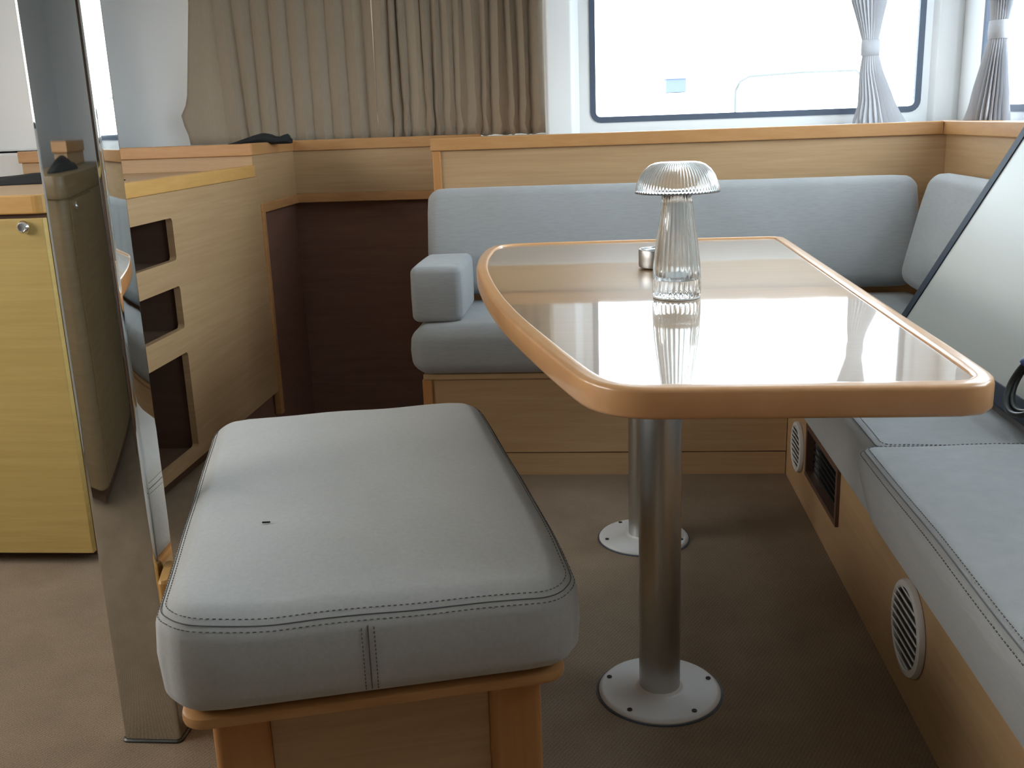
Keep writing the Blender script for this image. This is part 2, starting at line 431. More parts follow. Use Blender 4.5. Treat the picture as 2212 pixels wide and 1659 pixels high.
# front left wall (further forward) with window 2 behind the closed curtains
YL = 4.30
PL = lambda u, v, d: (u, YL+d, v)
hole2 = rrect(-1.60, -0.222, 1.03, 1.78, 0.035)
obj('wall_bow', slab_holes([(-2.7, 0.6), (-0.19, 0.6), (-0.19, 1.95), (-2.7, 1.95)], [hole2], PL, 0.06), 'white', kind='structure')
window('window_2', hole2, PL)
obj('wall_step', box(-0.20, -0.185, YW+0.06, YL+0.06, 0.6, 1.95), 'white', kind='structure')
# right wall with windows 3 and 4
XR = 1.26
PR = lambda u, v, d: (XR+d, -u, v)
h3 = rrect(-3.60, -2.15, 1.006, 1.84, 0.035); h4 = rrect(-2.0, -1.02, 1.006, 1.84, 0.035)
obj('wall_right', slab_holes([(-3.84, 0.0), (1.9, 0.0), (1.9, 1.95), (-3.84, 1.95)], [h3, h4], PR, 0.06), 'white', kind='structure')
window('window_3', h3, PR); window('window_4', h4, PR)
# left side and closed aft wall with an added dark door
PLW = lambda u, v, d: (-2.66-d, u, v)
h5 = rrect(0.25, 2.20, 1.06, 1.80, 0.035)
h6 = rrect(2.55, 2.95, 1.06, 1.80, 0.035)  # unseen forward opening, added to brighten the left wall
obj('wall_left', slab_holes([(-1.9, 0), (4.35, 0), (4.35, 1.95), (-1.9, 1.95)], [h5, h6], PLW, 0.06), 'white', kind='structure')
window('window_5', h5, PLW, glass='glass_warm'); window('added_window_6', h6, PLW, glass='glass_warm')
PB = lambda u, v, d: (u, -1.85-d, v)
obj('wall_back', slab_holes([(-2.7, 0), (1.4, 0), (1.4, 1.95), (-2.7, 1.95)], [], PB, 0.06), 'white', kind='structure')
dr = obj('added_dark_door', box(-1.15, 1.24, -1.845, -1.80, 0.02, 1.90), 'niche', kind='structure')  # unseen dark door, added to cut wall bounce onto the bench front
part('handle', box(-1.08, -1.05, -1.80, -1.76, 0.95, 1.10, bev=.004), 'steel', dr)
# white moulded liner left of the galley splashback
lin = obj('wall_liner', box(-2.66, -2.135, 3.66, 4.30, 0.0, 0.975, bev=0.008), 'white', kind='structure')
part('upper_liner', box(-2.66, -2.10, 3.72, 4.30, 0.981, 1.93, bev=0.008), 'white', lin)

# --- partition: splashback with cap rail, high end panel and stairwell surround
pt = bpy.data.objects.new('wall_partition', None); COL.objects.link(pt); pt['kind'] = 'structure'
YS, YB = 3.635, 4.14
obj('splashback', box(-2.130, XF-0.001, YS, YS+0.02, 0.8885, 0.940), 'veneer', pt)
obj('cap_rail', box(-2.138, XF+0.004, YS-0.010, YS+0.03, 0.938, ZT, bev=0.003), 'edge', pt)
bm = box(XF-0.025, XF, 3.6765, YB+0.02, 0.762, 0.938); add_box(bm, XF-0.025, XF, YS+0.001, 3.6764, 0.8615, 0.938); obj('end_panel', bm, 'veneer', pt)
obj('cap_rail', box(XF-0.03, XF+0.006, YS-0.009, YB+0.02, 0.9385, ZT+0.001, bev=0.003), 'edge', pt)
obj('back_panel', box(XF-0.02, -0.50, YB, YB+0.02, 0.765, 0.938), 'veneer', pt)
obj('cap_rail', box(XF-0.001, -0.48, YB-0.010, YB+0.03, 0.9375, ZT, bev=0.003), 'edge', pt)
# surround of the stairwell
obj('head_trim', box(XF-0.02, -0.50, YB-0.008, YB+0.022, 0.728, 0.7645, bev=0.003), 'edge', pt)
obj('side_head_trim', box(XF-0.02, XF+0.008, 3.675, YB-0.004, 0.7275, 0.7625, bev=0.003), 'edge', pt)
obj('side_jamb', box(XF-0.02, XF+0.008, 3.675, 3.706, -0.05, 0.731, bev=0.003), 'edge', pt)
bm = lathe([(0, 0), (.006, 0), (.006, .004), (.003, .006), (0, .006)], seg=14)
bmesh.ops.transform(bm, matrix=Matrix.Translation((XF+0.007, 3.688, 0.250))@Matrix.Rotation(pi/2, 4, 'Y'), verts=bm.verts)
obj('catch_button', bm, 'steel', pt, True)
# stairwell down into the hull
sw = bpy.data.objects.new('stairwell', None); COL.objects.link(sw); sw['kind'] = 'structure'
obj('side_lining', box(-1.33, -1.28, 3.30, 4.24, -1.0, 0.76), 'lining', sw)
obj('far_lining', box(-1.30, -0.45, 4.20, 4.23, -1.0, 0.76), 'lining', sw)
obj('near_riser', box(-1.30, -0.5, 3.28, 3.299, -0.28, -0.05), 'lining', sw)
obj('step', box(-1.28, -0.5, 3.30, 3.55, -0.28, -0.25), 'lining', sw)
obj('lower_riser', box(-1.28, -0.5, 3.53, 3.55, -0.53, -0.28), 'lining', sw)
obj('step', box(-1.28, -0.5, 3.55, 4.2, -0.53, -0.50), 'lining', sw)
obj('right_lining', box(-0.50, -0.47, 3.45, 4.24, -1.0, 0.93), 'lining', sw)
# shelf under the windows
sh = obj('shelf', box(-2.10, XF+0.0, YS+0.03, 4.30, 0.960, 0.972), 'shelf', kind='structure')
part('shelf_bow', box(XF, -0.19, YB+0.03, 4.30, 0.960, 0.972), 'shelf', sh)
part('shelf_front', box(-0.53, 1.10, 3.43, 3.83, 0.960, 0.972), 'shelf', sh)
part('shelf_right', box(1.09, 1.27, 0.3, 3.83, 0.9605, 0.9725), 'shelf', sh)

# ================================================================== GALLEY
YG = 2.215
ZC = 0.904
g = thing('galley_cabinet', 'golden beech galley cabinet behind the steel post, with three dark open niches', 'cabinet', (-1.6, 2.5, 0))
# side facing the saloon: panel with three niches
hs = []
for z0, z1 in ((0.663, 0.787), (0.458, 0.586), (0.082, 0.384)):
    hs.append(rrect(-2.884, -2.56, z0, z1, 0.012, 4))
PF = lambda u, v, d: (XF-d, -u, v)
part('side_panel', slab_holes([(-3.676, 0.045), (-YG-0.019, 0.045), (-YG-0.019, 0.861), (-3.676, 0.861)], hs, PF, 0.02), 'veneer', g)
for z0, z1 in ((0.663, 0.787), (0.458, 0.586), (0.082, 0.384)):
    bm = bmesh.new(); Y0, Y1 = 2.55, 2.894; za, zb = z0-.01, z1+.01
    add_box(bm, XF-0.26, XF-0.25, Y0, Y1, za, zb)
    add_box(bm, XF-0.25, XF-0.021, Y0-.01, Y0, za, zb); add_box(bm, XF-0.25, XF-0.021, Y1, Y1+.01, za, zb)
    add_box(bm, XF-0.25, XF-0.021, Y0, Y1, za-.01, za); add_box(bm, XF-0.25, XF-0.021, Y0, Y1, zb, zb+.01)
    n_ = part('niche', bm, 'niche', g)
part('plinth', box(-2.6, XF-0.03, YG+0.045, 3.66, 0.0, 0.045), 'niche', g)
# front face with door
part('front_frame', box(-2.6, XF-0.001, YG+0.004, YG+0.018, 0.03, 0.861), 'niche', g)
d = part('door', box(-1.70, XF-0.004, YG-0.016, YG+0.003, 0.030, 0.852, bev=0.002), 'galley', g)
d2 = part('door', box(-2.2, -1.704, YG-0.016, YG+0.003, 0.030, 0.852, bev=0.002), 'galley', g)
def knob(loc, parent, axis):
    bm = lathe([(0, 0), (.0135, 0), (.0150, .003), (.0150, .010), (.0125, .015), (.0095, .0175), (.0085, .0165), (0, .016)], seg=28)
    bmesh.ops.transform(bm, matrix=Matrix.Translation(loc)@axis, verts=bm.verts)
    k_ = part('knob', bm, 'chrome_part', parent, 35); k_['label'] = 'round chrome push knob'; return k_
knob((-1.304, YG-0.016, 0.833), d, Matrix.Rotation(pi/2, 4, 'X'))
# worktop with raised rail round its edge
wt = thing('worktop', 'galley worktop with a golden wooden rail along its edge, left of the stairwell', 'worktop', (-1.6, 2.5, 0.86))
part('top_board', box(-2.64, XF-0.020, YG+0.02, YS+0.02, 0.864, 0.888), 'veneer', wt)
o_ = round_poly([Vector((-2.64, YG-0.018)), Vector((XF+0.006, YG-0.018)), Vector((XF+0.006, YS)), Vector((XF-0.022, YS)), Vector((XF-0.022, YG+0.012)), Vector((-2.64, YG+0.012))], [0, .03, 0, 0, .012, 0], 6)
part('edge_rail', prism(o_, 0.862, ZC, 0.003), 'rail', wt)
# cloths on the worktop
def cloth(name, cx, cy, z, lx, ly, h, m, label, seed, rot=0, group=None, n=26):
    rs = random.Random(seed); ph = [rs.uniform(0, 6) for _ in range(6)]
    bm = bmesh.new(); V = []
    for j in range(n+1):
        row = []
        for i in range(n+1):
            u, v = -1+2*i/n, -1+2*j/n; k_ = sqrt(u*u+v*v+1e-9); mx_ = max(abs(u), abs(v))
            e = mx_/k_ if k_ > 1e-6 else 1; x, y = u*e, v*e; rr = sqrt(x*x+y*y)
            wv_ = 1+.14*sin(3*atan2(y, x)+ph[0])+.08*sin(5*atan2(y, x)+ph[1])
            zz = h*(1-rr**2.6)*(0.62+.28*sin(4.2*x+ph[2])*cos(3.1*y+ph[3])+.16*sin(9*x+3*y+ph[4])); zz = max(zz, 0) if rr < .99 else 0
            X, Y = x*lx/2*wv_, y*ly/2*wv_
            row.append(bm.verts.new((cx+X*cos(rot)-Y*sin(rot), cy+X*sin(rot)+Y*cos(rot), z+zz+.003)))
        V.append(row)
    for j in range(n):
        for i in range(n): bm.faces.new((V[j][i], V[j][i+1], V[j+1][i+1], V[j+1][i]))
    rim = [V[0][i] for i in range(n)]+[V[j][n] for j in range(n)]+[V[n][n-i] for i in range(n)]+[V[n-j][0] for j in range(n)]
    low = [bm.verts.new((v.co.x, v.co.y, z)) for v in rim]
    for i in range(len(rim)):
        j = (i+1) % len(rim); bm.faces.new((rim[i], low[i], low[j], rim[j]))
    bm.faces.new(low)
    return tag(obj(name, bm, m, smooth=True), label, 'cloth', group)
cloth('folded_cloth', -1.95, 3.10, 0.888, 0.80, 0.22, 0.036, 'black', 'crumpled black cloth on the galley worktop', 3, 0.05)
cloth('folded_cloth', -1.86, 2.82, 0.888, 0.24, 0.16, 0.022, 'greycloth', 'flat grey cloth lying on the galley worktop beside the black one', 5, -0.06)

# aft galley cabinet on the left of the camera: seen mirrored in the post
ga = thing('aft_cabinet', 'beech aft galley cabinet with a rounded corner, mirrored in the steel post', 'cabinet', (-1.75, 0.1, 0))
TA = Matrix.Translation((-1.46, 0.44, 0))   # local: front face x=0, runs to -y
def apart(name, bm, m, parent, smooth=None):
    bmesh.ops.transform(bm, matrix=TA, verts=bm.verts); return part(name, bm, m, parent, smooth)
o_ = round_poly([Vector((-.6, -1.5)), Vector((0, -1.5)), Vector((0, 0)), Vector((-.6, 0))], [0, 0, .09, 0], 8)
apart('carcass', prism(o_, 0.05, 0.868), 'galley_shaded', ga, 40)
apart('plinth', box(-.58, -.04, -1.48, -.04, 0, 0.05), 'niche', ga)
da = apart('door', box(0.0, 0.016, -0.62, -0.085, 0.06, 0.862, bev=0.002), 'galley_shaded', ga)
bm = lathe([(0, 0), (.0135, 0), (.0150, .003), (.0150, .010), (.0125, .015), (.0095, .0175), (.0085, .0165), (0, .016)], seg=28)
bmesh.ops.transform(bm, matrix=TA@Matrix.Translation((.016, -.176, .843))@Matrix.Rotation(pi/2, 4, 'Y'), verts=bm.verts)
part('knob', bm, 'chrome_part', da, 35)
apart('top', prism([p+Vector((.012 if p.x > -.3 else 0, .012 if p.y > -.5 else 0)) for p in o_], 0.868, 0.930, 0.004), 'galley_shaded', ga, 40)
la = thing('locker_box', 'small wooden locker box standing on the aft galley top, mirrored in the post', 'box', (-2.0, 0.0, 0.93))
apart('body', box(-.55, -.35, -1.4, -.82, 0.931, 0.975), 'veneer', la); apart('lid', box(-.57, -.33, -1.42, -.80, 0.9755, 1.015, bev=.003), 'edge', la)
c_ = TA@Vector((-.18, -.42, 0)); cloth('folded_cloth', c_.x, c_.y, 0.931, 0.16, 0.55, 0.04, 'charcoal', 'charcoal cloth on the aft galley top, mirrored in the post', 11, 0)

# unseen counter-shaped block added behind the camera to shade the bench front and floor
ac = obj('added_shade_block', box(-0.95, 1.0, -0.80, -0.26, 0.0, 0.90), 'niche', kind='structure')
part('shade_block_top', box(-0.98, 1.03, -0.83, -0.23, 0.9005, 0.935, bev=0.006), 'galley', ac)

# ================================================================== STEEL POST
bm = loft(rrect(-0.844, -0.742, 1.480, 1.550, 0.009, 6), [(0, 0.0), (0, 1.93)])
po = thing('support_post', 'mirror polished rectangular steel post standing beside the grey bench', 'post', (-0.793, 1.515, 0))
part('shaft', bm, 'chrome', po, 40)
bm = ring_loft(rrect(-0.848, -0.738, 1.476, 1.554, 0.012, 5), [(0, 0.0), (0, 0.003), (0.0035, 0.005), (0.0035, 0)]); part('sealant', bm, 'screw', po)

# ================================================================== SETTEE BASES, BACKBOARDS
sb = thing('built_in_sofa', 'pale beech sofa base under the long grey seat behind the table', 'sofa', (0, 3.1, 0))
part('front_panel', box(-0.505, 0.528, 2.835, 2.855, 0.072, 0.300), 'veneer', sb)
part('kick_board', box(-0.505, 0.528, 2.838, 2.856, 0.0, 0.068), 'veneer', sb)
part('top_board', box(-0.525, 0.528, 2.822, 3.40, 0.3005, 0.318, bev=.003), 'veneer', sb)
part('shadow_gap_strip', box(-0.50, 0.5295, 2.857, 2.870, 0.0, 0.2995), 'niche', sb)  # dark strip behind the panel gap, its brown stands in for shadow
part('end_post', box(-0.530, -0.500, 2.828, 2.87, 0.0, 0.300, bev=.003), 'edge_v', sb)
part('end_panel', box(-0.520, -0.502, 2.871, 3.42, 0.0, 0.300), 'veneer', sb)
bb = thing('sofa_backboard', 'pale beech backboard with cap rail behind the long sofa cushion', 'backboard', (0, 3.4, 0))
part('board', box(-0.530, 1.0995, 3.405, 3.425, 0.319, 0.938), 'veneer', bb)
part('end_stile', box(-0.558, -0.530, 3.396, 3.43, 0.319, 0.9385, bev=.003), 'edge_v', bb)
o_ = [Vector((-0.562, 3.392)), Vector((1.084, 3.392)), Vector((1.084, 3.435)), Vector((-0.562, 3.435))]
part('cap_rail', prism(o_, 0.9387, ZT, 0.003), 'edge', bb)
tb = thing('built_in_settee', 'pale beech base of the right settee, with round white vents', 'settee', (0.8, 1.6, 0))
PS = lambda u, v, d: (0.530+d, -u, v)
gr_hole = [Vector((-2.535, 0.112)), Vector((-2.19, 0.112)), Vector((-2.19, 0.242)), Vector((-2.535, 0.242))]
part('front_panel', slab_holes([(-2.875, 0.0), (-0.3, 0.0), (-0.3, 0.318), (-2.875, 0.318)], [gr_hole], PS, 0.018), 'veneer', tb)
part('top_board', box(0.549, 1.08, 0.3, 3.39, 0.300, 0.318), 'veneer', tb)
part('end_panel', box(0.549, 1.08, 0.3, 0.318, 0.0, 0.2995), 'veneer', tb)
rb = thing('settee_backboard', 'beech backboard with cap rail behind the right settee, partly hidden by the leaning panel', 'backboard', (1.1, 1.8, 0.3))
part('board', box(1.100, 1.118, 0.3, 3.43, 0.0, 0.938), 'veneer', rb)
part('cap_rail', box(1.086, 1.128, 0.3, 3.434, 0.9386, ZT+.001, bev=.003), 'edge', rb)
# dark grille recess
gr = thing('grille', 'dark rectangular grille with a brown frame in the right settee base', 'grille', (0.53, 2.36, 0.17))
bm = bmesh.new()
add_box(bm, 0.522, 0.545, 2.185, 2.20, 0.107, 0.247); add_box(bm, 0.522, 0.545, 2.525, 2.54, 0.107, 0.247)
add_box(bm, 0.522, 0.545, 2.20, 2.525, 0.107, 0.120); add_box(bm, 0.522, 0.545, 2.20, 2.525, 0.234, 0.247)
part('frame', bm, 'grille_frame', gr)
part('backing', box(0.556, 0.562, 2.19, 2.535, 0.110, 0.245), 'grille_dark', gr)
for k in range(7):
    z = 0.128+k*0.0165; part('slat', box(0.538, 0.550, 2.2005, 2.5245, z, z+0.004), 'grille_dark', gr)
# round vents
def vent(y, z, r_, label):
    v = thing('air_vent', label, 'vent', (0.53, y, z), 'round vents in the settee base')
    T = Matrix.Translation((0.529, y, z))@Matrix.Rotation(-pi/2, 4, 'Y')
    bm = lathe([(r_*.83, 0), (r_, 0), (r_, .004), (r_*.97, .009), (r_*.86, .011), (r_*.83, .009)], seg=48, closed=True)
    bmesh.ops.transform(bm, matrix=T, verts=bm.verts); part('ring', bm, 'plastic', v, 40)
    bm = lathe([(0, .0005), (r_*.85, .0005), (r_*.85, .002), (0, .002)], seg=32); bmesh.ops.transform(bm, matrix=T, verts=bm.verts); part('backing', bm, 'vent_grey', v)
    N = 9
    for k in range(N):
        zz = -r_*.83+(k+.5)*2*r_*.83/N; hw = sqrt(max((r_*.84)**2-zz*zz, 1e-6))
        bm = box(-0.0012, 0.0012, -hw, hw, -r_*.062, r_*.062)
        bmesh.ops.transform(bm, matrix=Matrix.Translation((0.5215, y, z+zz))@Matrix.Rotation(radians(-42), 4, 'Y'), verts=bm.verts)
        part('slat', bm, 'plastic', v)
vent(1.642, 0.147, 0.086, 'large round white louvred vent under the near settee cushion')
vent(2.660, 0.142, 0.070, 'round white louvred vent far back in the corner below the table')

# ================================================================== CUSHIONS
GC = 'grey settee cushions'
cushion('seat_cushion', -0.545, 0.985, 2.79, 3.25, 0.319, 0.464, .040, .05, .010, .012, 'long grey sofa seat cushion carrying the armrest, behind the table', GC, seed=1)
cushion('seat_cushion', 0.466, 1.0, 1.692, 2.765, 0.319, 0.462, .022, .035, .008, .004, 'far grey seat cushion of the right settee, under the leaning panel', GC, seed=2, seams=[(50, 0, .0010), (78, .004, .0007)])
cushion('seat_cushion', 0.418, 0.975, 0.42, 1.678, 0.319, 0.478, .034, .042, .012, .003, 'near thick grey seat cushion of the right settee, cut by the frame', GC, seed=3, T=Matrix(((1, 0, -.28, .28*.476), (0, 1, 0, 0), (0, 0, 1, 0), (0, 0, 0, 1))), seams=[(42, .004, .0008), (58, 0, .0009), (72, .004, .0008)])
lean = radians(14)
T1 = Matrix(((1, 0, 0, 0), (0, sin(lean), -cos(lean), 3.262), (0, cos(lean), sin(lean), 0.475), (0, 0, 0, 1)))
cushion('back_cushion', -0.556, 0.975, 0, 0.338, 0, 0.115, .034, .05, .016, .002, 'long grey sofa back cushion behind the table', GC, seed=4, wobble=.003, T=T1)
T2 = Matrix(((0, sin(lean), -cos(lean), 1.0), (-1, 0, 0, 0), (0, cos(lean), sin(lean), 0.489), (0, 0, 0, 1)))
cushion('back_cushion', -3.13, -1.0, 0, 0.338, 0, 0.115, .036, .06, .016, .002, 'grey back cushion of the right settee, half hidden by the leaning panel', GC, seed=5, wobble=.003, T=T2)
cushion('armrest_cushion', -0.553, -0.405, 2.845, 3.155, 0.466, 0.628, .019, .026, .004, .002, 'grey block armrest at the left end of the sofa seat', GC, seed=6, wobble=.001)

# ================================================================== TABLE
tbl = thing('dining_table', 'varnished beech saloon table with a curved left edge on two metal pedestals', 'table', (0.1, 2.02, 0))
key = [(0.435, 1.2115), (0.462, 1.219), (0.481, 1.243), (0.4885, 1.28), (0.489, 1.6), (0.489, 2.3), (0.489, 2.73), (0.483, 2.768), (0.455, 2.785), (0.2, 2.786), (-0.10, 2.778), (-0.235, 2.765), (-0.283, 2.735), (-0.303, 2.67), (-0.306, 2.56), (-0.302, 2.44), (-0.284, 2.268), (-0.231, 1.978), (-0.171, 1.728), (-0.108, 1.515), (-0.046, 1.322), (-0.020, 1.260), (0.010, 1.228), (0.048, 1.2125), (0.10, 1.211), (0.27, 1.211)]
def catmull(k, step):
    out = []; N = len(k); k = [Vector(p) for p in k]
    for i in range(N):
        a, b_, c, d_ = k[i-1], k[i], k[(i+1) % N], k[(i+2) % N]
        n_ = max(1, int((c-b_).length/step))
        t1, t2 = (c-a), (d_-b_); L = (c-b_).length
        t1 = t1.normalized()*L; t2 = t2.normalized()*L
        for q in range(n_):
            s = q/n_; s2, s3 = s*s, s*s*s
            out.append((2*s3-3*s2+1)*b_+(s3-2*s2+s)*t1+(-2*s3+3*s2)*c+(s3-s2)*t2)
    return out
tp = catmull(key, .018)
nn = normals2(tp); tin = [p+q*.0265 for p, q in zip(tp, nn)]
part('tabletop', loft(tin, [(0, .668), (0, .6975), (.001, .6985)]), 'table', tbl, 30)
eb = [(.004, .6615), (.0012, .6635), (0, .667), (0, .696), (.0012, .6995), (.004, .7015), (.009, .7022), (.016, .7022), (.021, .7030), (.024, .7022), (.0262, .6995), (.0272, .6965), (.0272, .6615)]
part('edge_band', ring_loft(tp, eb), 'table_edge', tbl, 40)
for y in (1.668, 2.369):
    pr = [(.0, 0.012), (.0372, .012), (.0372, .650), (.0, .650)]
    pd = part('pedestal', lathe(pr, (.097, y, 0), 48), 'alu', tbl, 40)
    part('base_plate', lathe([(0, 0), (.1115, 0), (.1115, .004), (.1085, .0075), (.104, .009), (.045, .010), (.041, .012), (.0385, .016), (.037, .016), (0, .016)], (.097, y, 0), 64), 'alu_plate', pd, 40)
    part('top_plate', lathe([(0, .650), (.08, .650), (.08, .6615), (0, .6615)], (.097, y, 0), 40), 'alu_plate', pd, 40)
    bm = ring_loft([Vector((.097+.1135*cos(2*pi*k/48), y+.1135*sin(2*pi*k/48))) for k in range(48)], [(-.002, 0), (-.002, .0015), (.004, .0018), (.004, 0)]); part('rim_gap', bm, 'seal', pd)
    for k in range(5):
        a_ = (pi/2 if y < 2 else -pi/2)+k*2*pi/5
        bm = lathe([(0, .0085), (.0048, .0085), (.0048, .0108), (.003, .0112), (.0024, .0100), (0, .0100)], (.097+.0965*cos(a_), y+.0965*sin(a_), 0), 14)
        part('screw', bm, 'screw', pd, 40)

# ================================================================== LAMP, ASHTRAY
lx, ly, lz = .139, 1.881, .6992
lp = thing('table_lamp', 'clear ribbed mushroom table lamp standing on the table', 'lamp', (lx, ly, lz))
st = [(.0, .003), (.0425, .003), (.0430, .008), (.0428, .030), (.0415, .060), (.0385, .090), (.0345, .120), (.0300, .150), (.0272, .175), (.0265, .198)]
inn = [(.0240, .198), (.0250, .170), (.0285, .145), (.0325, .115), (.0360, .085), (.0385, .055), (.0395, .034), (.0, .034)]
part('stem', lathe([(r_, z, .0 if r_ < .01 or z < .004 else .0019*r_/.04) for r_, z in st]+[(r_, z, 0) for r_, z in inn], (lx, ly, lz), 224, 28), 'acrylic', lp, True)
part('light_disc', lathe([(0, .0345), (.036, .0345), (.036, .040), (0, .040)], (lx, ly, lz), 40), 'led', lp, 40)
part('base_ring', lathe([(0, 0), (.0435, 0), (.0435, .0028), (0, .0028)], (lx, ly, lz), 64), 'plastic', lp, 40)
sho = [(.0, .2480), (.030, .2478), (.040, .2465), (.050, .2425), (.060, .2345), (.068, .2235), (.0735, .2110), (.0768, .1985), (.0775, .1930)]
shi = [(.0755, .1925), (.0735, .1990), (.0700, .2105), (.0645, .2215), (.0570, .2315), (.0475, .2390), (.0380, .2428), (.029, .2440), (.0, .2445)]
def fade(r_): return 0 if r_ < .012 else .0010*min(1, (r_-.012)/.02)
part('shade', lathe([(r_, z, 0) for r_, z in sho]+[(r_, z, fade(r_)) for r_, z in shi], (lx, ly, lz), 288, 72), 'acrylic', lp, True)
ash = thing('ashtray', 'small round brushed steel ashtray standing behind the lamp', 'ashtray', (.125, 2.262, .6990))
part('bowl', lathe([(0, .002), (.037, .002), (.0415, .004), (.0425, .010), (.0425, .040), (.041, .043), (.039, .043), (.038, .040), (.038, .008), (0, .007)], (.125, 2.262, .6986), 48), 'steel', ash, 35)
bm = box(-.038, .038, -.006, .006, .041, .044, bev=.001); bmesh.ops.transform(bm, matrix=Matrix.Translation((.125, 2.262, .6990))@Matrix.Rotation(radians(35), 4, 'Z'), verts=bm.verts); part('rest_bar', bm, 'steel', ash)
part('insert', lathe([(0, .032), (.0375, .032), (.0375, .036), (0, .036)], (.125, 2.262, .6990), 40), 'grille_dark', ash, 35)

# ================================================================== BENCH
BA = radians(15.8); E1 = Vector((cos(BA), sin(BA))); E2 = Vector((-sin(BA), cos(BA))); BO = Vector((-0.547, 1.107))
def bp(u, v): return BO+E1*u+E2*v
def bquad(u0, u1, v0, v1, r_, step=.03, seg=7): return densify(round_poly([bp(u0, v0), bp(u1, v0), bp(u1, v1), bp(u0, v1)], r_, seg), step)
bn = thing('bench', 'beech bench base with orange corner posts under the near grey cushion', 'bench', (*bp(.25, .42), 0))
part('seat_board', loft(bquad(-0.004, 0.512, -0.014, 0.85, .035), [(.005, .280), (.001, .2825), (0, .286), (0, .292), (.001, .296), (.005, .298)]), 'edge', bn, 40)
for (u, v) in ((.030, .020), (.405, .020), (.030, .755), (.405, .755)):
    part('corner_post', loft(bquad(u, u+.075, v, v+.075, .012), [(0, 0), (0, .2795)]), 'edge_v', bn, 40)
part('front_panel', prism([bp(.1055, .032), bp(.4045, .032), bp(.4045, .050), bp(.1055, .050)], .02, .2793), 'veneer', bn)
part('back_panel', prism([bp(.1055, .800), bp(.4045, .800), bp(.4045, .818), bp(.1055, .818)], .02, .2793), 'veneer', bn)
part('side_panel', prism([bp(.042, .0955), bp(.060, .0955), bp(.060, .7545), bp(.042, .7545)], .02, .2793), 'veneer', bn)
part('side_panel', prism([bp(.450, .0955), bp(.468, .0955), bp(.468, .7545), bp(.450, .7545)], .02, .2793), 'veneer', bn)
# bench cushion
TB = Matrix(((E1.x, E2.x, 0, BO.x), (E1.y, E2.y, 0, BO.y), (0, 0, 1, 0), (0, 0, 0, 1)))
bu0, bu1, bv0, bv1 = -0.018, 0.530, -0.022, 0.862
bhx, bhy, bhz = (bu1-bu0)/2, (bv1-bv0)/2, (.452-.2985)/2
TBC = TB@Matrix.Translation(((bu0+bu1)/2, (bv0+bv1)/2, .2985))
bc = thing('bench_cushion', 'large thick grey cushion lying on the near bench beside the steel post', 'cushion', TBC@Vector((0, 0, 0)))
def bwob(x, y):
    z = .0020*(sin(x*12)*cos(y*10)+.5*sin(x*31+y*21))
    k = min(max((x+.27)/.16, 0), 1); k = k*k*(3-2*k)
    return z-(.017*k+.008*min(max(x/.27, 0), 1))*math.exp(-((y+.44)/.13)**2)      # the front edge sits low, its left corner stands up
bm = pillow(bhx, bhy, bhz, .036, .062, .014, .010, bwob, .03); bmesh.ops.transform(bm, matrix=TBC, verts=bm.verts)
part('cover', bm, 'bench_fabric', bc, True)
bm = seam_mesh(bhx, bhy, bhz, .036, .062, .010, [(22, .0035, .0007), (33, 0, .0008), (46, .0035, .0007)], TBC, bwob, .014)
for k in (-1, 0, 1):                                                             # join in the middle of the front border
    pts = []
    for i in range(17):
        z = .02+i/16*.105; zz = min(max((z-bhz)/bhz, -1), 1); out_ = .010*(1-zz*zz)
        top = 2*bhz-.034
        ins = .034-sqrt(max(.034**2-(z-top)**2, 0)) if z > top else (.034-sqrt(max(.034**2-(.034-z)**2, 0)) if z < .034 else 0)
        pts.append(TBC@Vector((-.012+.008*k, -bhy+ins-out_-.0004, z+bwob(-.012, -bhy)*z/(2*bhz))))
    if k:
        for i in range(16): tube(bm, [pts[i], pts[i].lerp(pts[i+1], .55)], .0007, 4)
    else: tube(bm, pts, .0008, 5)
part('stitching', bm, 'stitch', bc)
# little wooden ledge beside the cushion and a dark speck of lint
bm = loft(bquad(-.078, -.060, .355, .440, .008, .03, 4), [(0, .280), (0, .326), (.003, .331)])
loft(bquad(-.0595, -.0045, .355, .440, .001, .03, 2), [(0, .280), (0, .297)], bm=bm)
part('side_ledge', bm, 'rail', bn)
sp = bp(0.112, 0.222)
bm = box(-.006, .006, -.0015, .0015, 0, .002, bev=.0006); bmesh.ops.transform(bm, matrix=Matrix.Translation((sp.x, sp.y, .4655))@Matrix.Rotation(.1, 4, 'Z'), verts=bm.verts)
tag(obj('lint_speck', bm, 'black'), 'tiny black speck lying on top of the bench cushion', 'speck')

